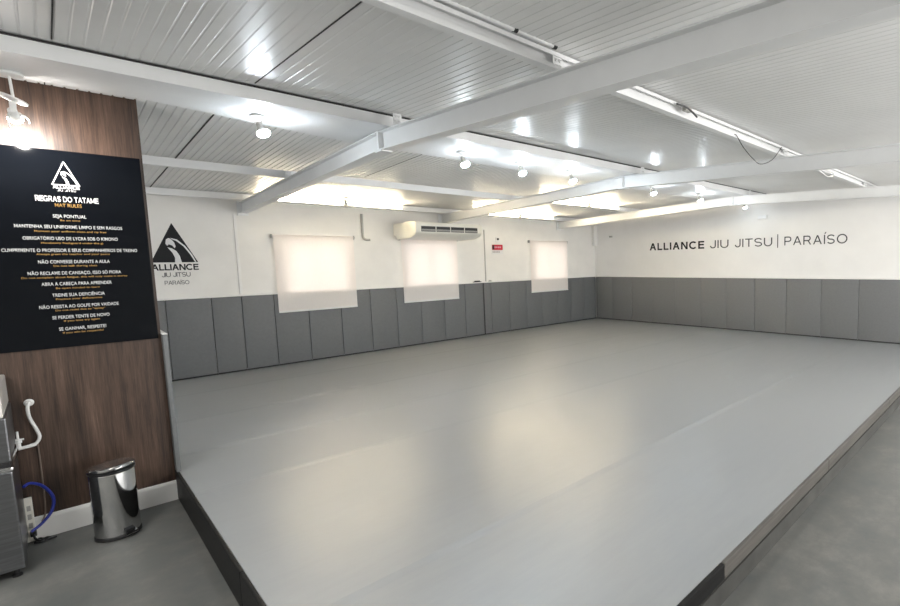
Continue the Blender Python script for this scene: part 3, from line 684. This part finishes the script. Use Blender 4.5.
vl = thing('water_valve', 'white plastic valve joined to the side of the fountain', 'valve', (-0.225, 4.94, m(0.44)))
bm = B(); tube(bm, [(-0.008, 0, 0.0), (0.05, 0.01, 0.003), (0.070, 0.015, 0.008)], 0.011, 10); obj('outlet', bm, PLASTW, vl, smooth=True)
bm = B(); lathe(bm, (-0.004, 0, 0.005), (0, 0, 1), [(0, 0.011), (0.03, 0.011), (0.034, 0.017), (0.055, 0.017), (0.058, 0.007), (0.11, 0.006)], 14); obj('valve_stem', bm, PLASTW, vl, smooth=True)
bm = B(); tube(bm, [(-0.022, 0, 0.062), (0.022, 0, 0.058)], 0.006, 8, 1); obj('valve_lever', bm, PLASTW, vl, smooth=True)
hs = thing('water_hose', 'white bent hose coming out of the wood partition', 'hose', (-0.165, 5.031, m(0.72)))
bm = B(); tube(bm, [(0, -0.004, 0.0), (0.0, -0.030, 0.0), (-0.008, -0.040, -0.03), (-0.004, -0.040, -0.10), (0.018, -0.042, -0.18), (0.028, -0.044, -0.235), (0.012, -0.05, -0.272), (-0.015, -0.06, -0.278)], 0.0095, 12); obj('hose', bm, PLASTW, hs, smooth=True)
bm = B(); lathe(bm, (0, -0.001, 0), (0, -1, 0), [(0, 0.024), (0.006, 0.024), (0.010, 0.016), (0.03, 0.016)], 20); obj('wall_flange', bm, PLASTW, hs, smooth=True)
bm = B(); tube(bm, [(-0.150, 5.022, m(0.44)), (-0.150, 5.022, m(0.2)), (-0.155, 5.018, m(-0.04)), (-0.175, 4.985, m(-0.10))], 0.0045, 8)
tag(obj('thin_cord', bm, mat('brown_cord', (0.20, 0.15, 0.12), 0.6), smooth=True), 'thin brown cord hanging down the wood below the white hose', 'cord')
bm = B(); tube(bm, [(-0.228, 4.86, m(0.203)), (-0.200, 4.90, m(0.205)), (-0.150, 4.94, m(0.155)), (-0.112, 4.955, m(0.06)), (-0.125, 4.945, m(-0.03)), (-0.175, 4.93, m(-0.095)), (-0.225, 4.91, m(-0.125))], 0.009, 12)
tag(obj('blue_hose', bm, BLUE, smooth=True), 'blue hose arching from the fountain down to the floor', 'hose')
ps = thing('power_strip', 'cream power strip standing upright beside the fountain', 'power strip', (-0.223, 5.008, 0.0))
bm = B(); box(bm, -0.028, 0.016, -0.014, 0.0, 0.001, 0.310, 0.004); obj('strip_body', bm, CREAM, ps)
for z in (0.06, 0.12, 0.18, 0.24):
    bm = B(); box(bm, -0.012, 0.006, -0.0165, -0.0142, z - 0.022, z + 0.014, 0.002); obj('socket', bm, GREYM, ps)
bm = B(); box(bm, -0.009, 0.020, -0.050, -0.0165, 0.045, 0.078, 0.005); obj('plug', bm, BLACK, ps)
cb = B()
tube(cb, [(-0.217, 4.950, 0.062), (-0.212, 4.935, 0.040), (-0.195, 4.950, 0.010), (-0.165, 4.985, 0.008), (-0.145, 4.955, 0.008), (-0.175, 4.925, 0.008), (-0.215, 4.930, 0.012), (-0.195, 4.965, 0.022), (-0.155, 4.935, 0.010), (-0.120, 4.950, 0.008)], 0.006, 8)
tag(obj('power_cable', cb, BLACK, smooth=True), 'black cable tangled on the floor at the foot of power strip', 'cable')

# ------------------------------------------------------------------ light: daylight outside, the lamps above, and added unseen fill lights
w = bpy.data.worlds.new('daylight'); S.world = w; w.use_nodes = True
bg = w.node_tree.nodes['Background']; bg.inputs['Color'].default_value = (1.0, 0.97, 0.94, 1); bg.inputs['Strength'].default_value = 2.2
def fill_area(x, y, sx, sy, power, c):  # unseen area light added below the roof to brighten the room
    L = bpy.data.lights.new('unseen_fill_area', 'AREA'); L.shape = 'RECTANGLE'; L.size = sx; L.size_y = sy; L.energy = power; L.color = c
    o = bpy.data.objects.new('unseen_fill_area', L); COL.objects.link(o); o.location = (x, y, roof(y) - 0.12)
for x, y, p in ((-1.6, 2.0, 52), (2.0, -1.4, 9), (6.0, -1.4, 9)):
    fill_area(x, y, 1.5, 0.3, p, (1.0, 0.98, 0.95))
L = bpy.data.lights.new('opening_fill', 'AREA'); L.shape = 'RECTANGLE'; L.size = OX1 - OX0; L.size_y = OZ1 - OZ0; L.energy = 92; L.color = (1.0, 0.99, 0.97)  # area light added in the opening as fill
o = bpy.data.objects.new('opening_fill', L); COL.objects.link(o); o.location = ((OX0 + OX1) / 2, Y0 - 0.02, (OZ0 + OZ1) / 2); o.rotation_euler = (PI / 2, 0, 0)
def fill_point(x, y, z, power, c):  # unseen point light added as fill, no fixture around it
    L = bpy.data.lights.new('room_bulb', 'POINT'); L.shadow_soft_size = 0.12; L.energy = power; L.color = c
    o = bpy.data.objects.new('room_bulb', L); COL.objects.link(o); o.location = (x, y, z)
for x, y in ((-2.2, 3.4), (-0.9, 0.9), (2.6, -0.9), (5.4, -0.7), (8.4, -0.7), (-1.6, 7.2)): fill_point(x, y, 2.35, 15 if x != -1.6 else 32, (0.96, 0.98, 1.0))

# ------------------------------------------------------------------ camera
yaw, pitch, roll, F, CX, CY = 0.8426, -0.0957, -0.0189, 488.2514, 599.967, 307.549
fwd = Vector((math.sin(yaw) * math.cos(pitch), math.cos(yaw) * math.cos(pitch), math.sin(pitch)))
rt = Vector((math.cos(yaw), -math.sin(yaw), 0)); up = rt.cross(fwd)
R_ = rt * math.cos(roll) + up * math.sin(roll); U_ = -rt * math.sin(roll) + up * math.cos(roll)
cam = bpy.data.cameras.new('camera'); co = bpy.data.objects.new('camera', cam); COL.objects.link(co)
co.matrix_world = Matrix(((R_.x, U_.x, -fwd.x, 0), (R_.y, U_.y, -fwd.y, 0), (R_.z, U_.z, -fwd.z, m(1.6)), (0, 0, 0, 1)))
cam.sensor_fit = 'HORIZONTAL'; cam.sensor_width = 36; cam.lens = 36 * F / 900
cam.shift_x = -(CX - 450) / 900; cam.shift_y = (CY - 303) / 900; cam.clip_start = 0.05
S.camera = co
S.view_settings.view_transform = 'Standard'; S.view_settings.look = 'None'; S.view_settings.gamma = 1; S.view_settings.use_curve_mapping = False
S.view_settings.exposure = 1.1
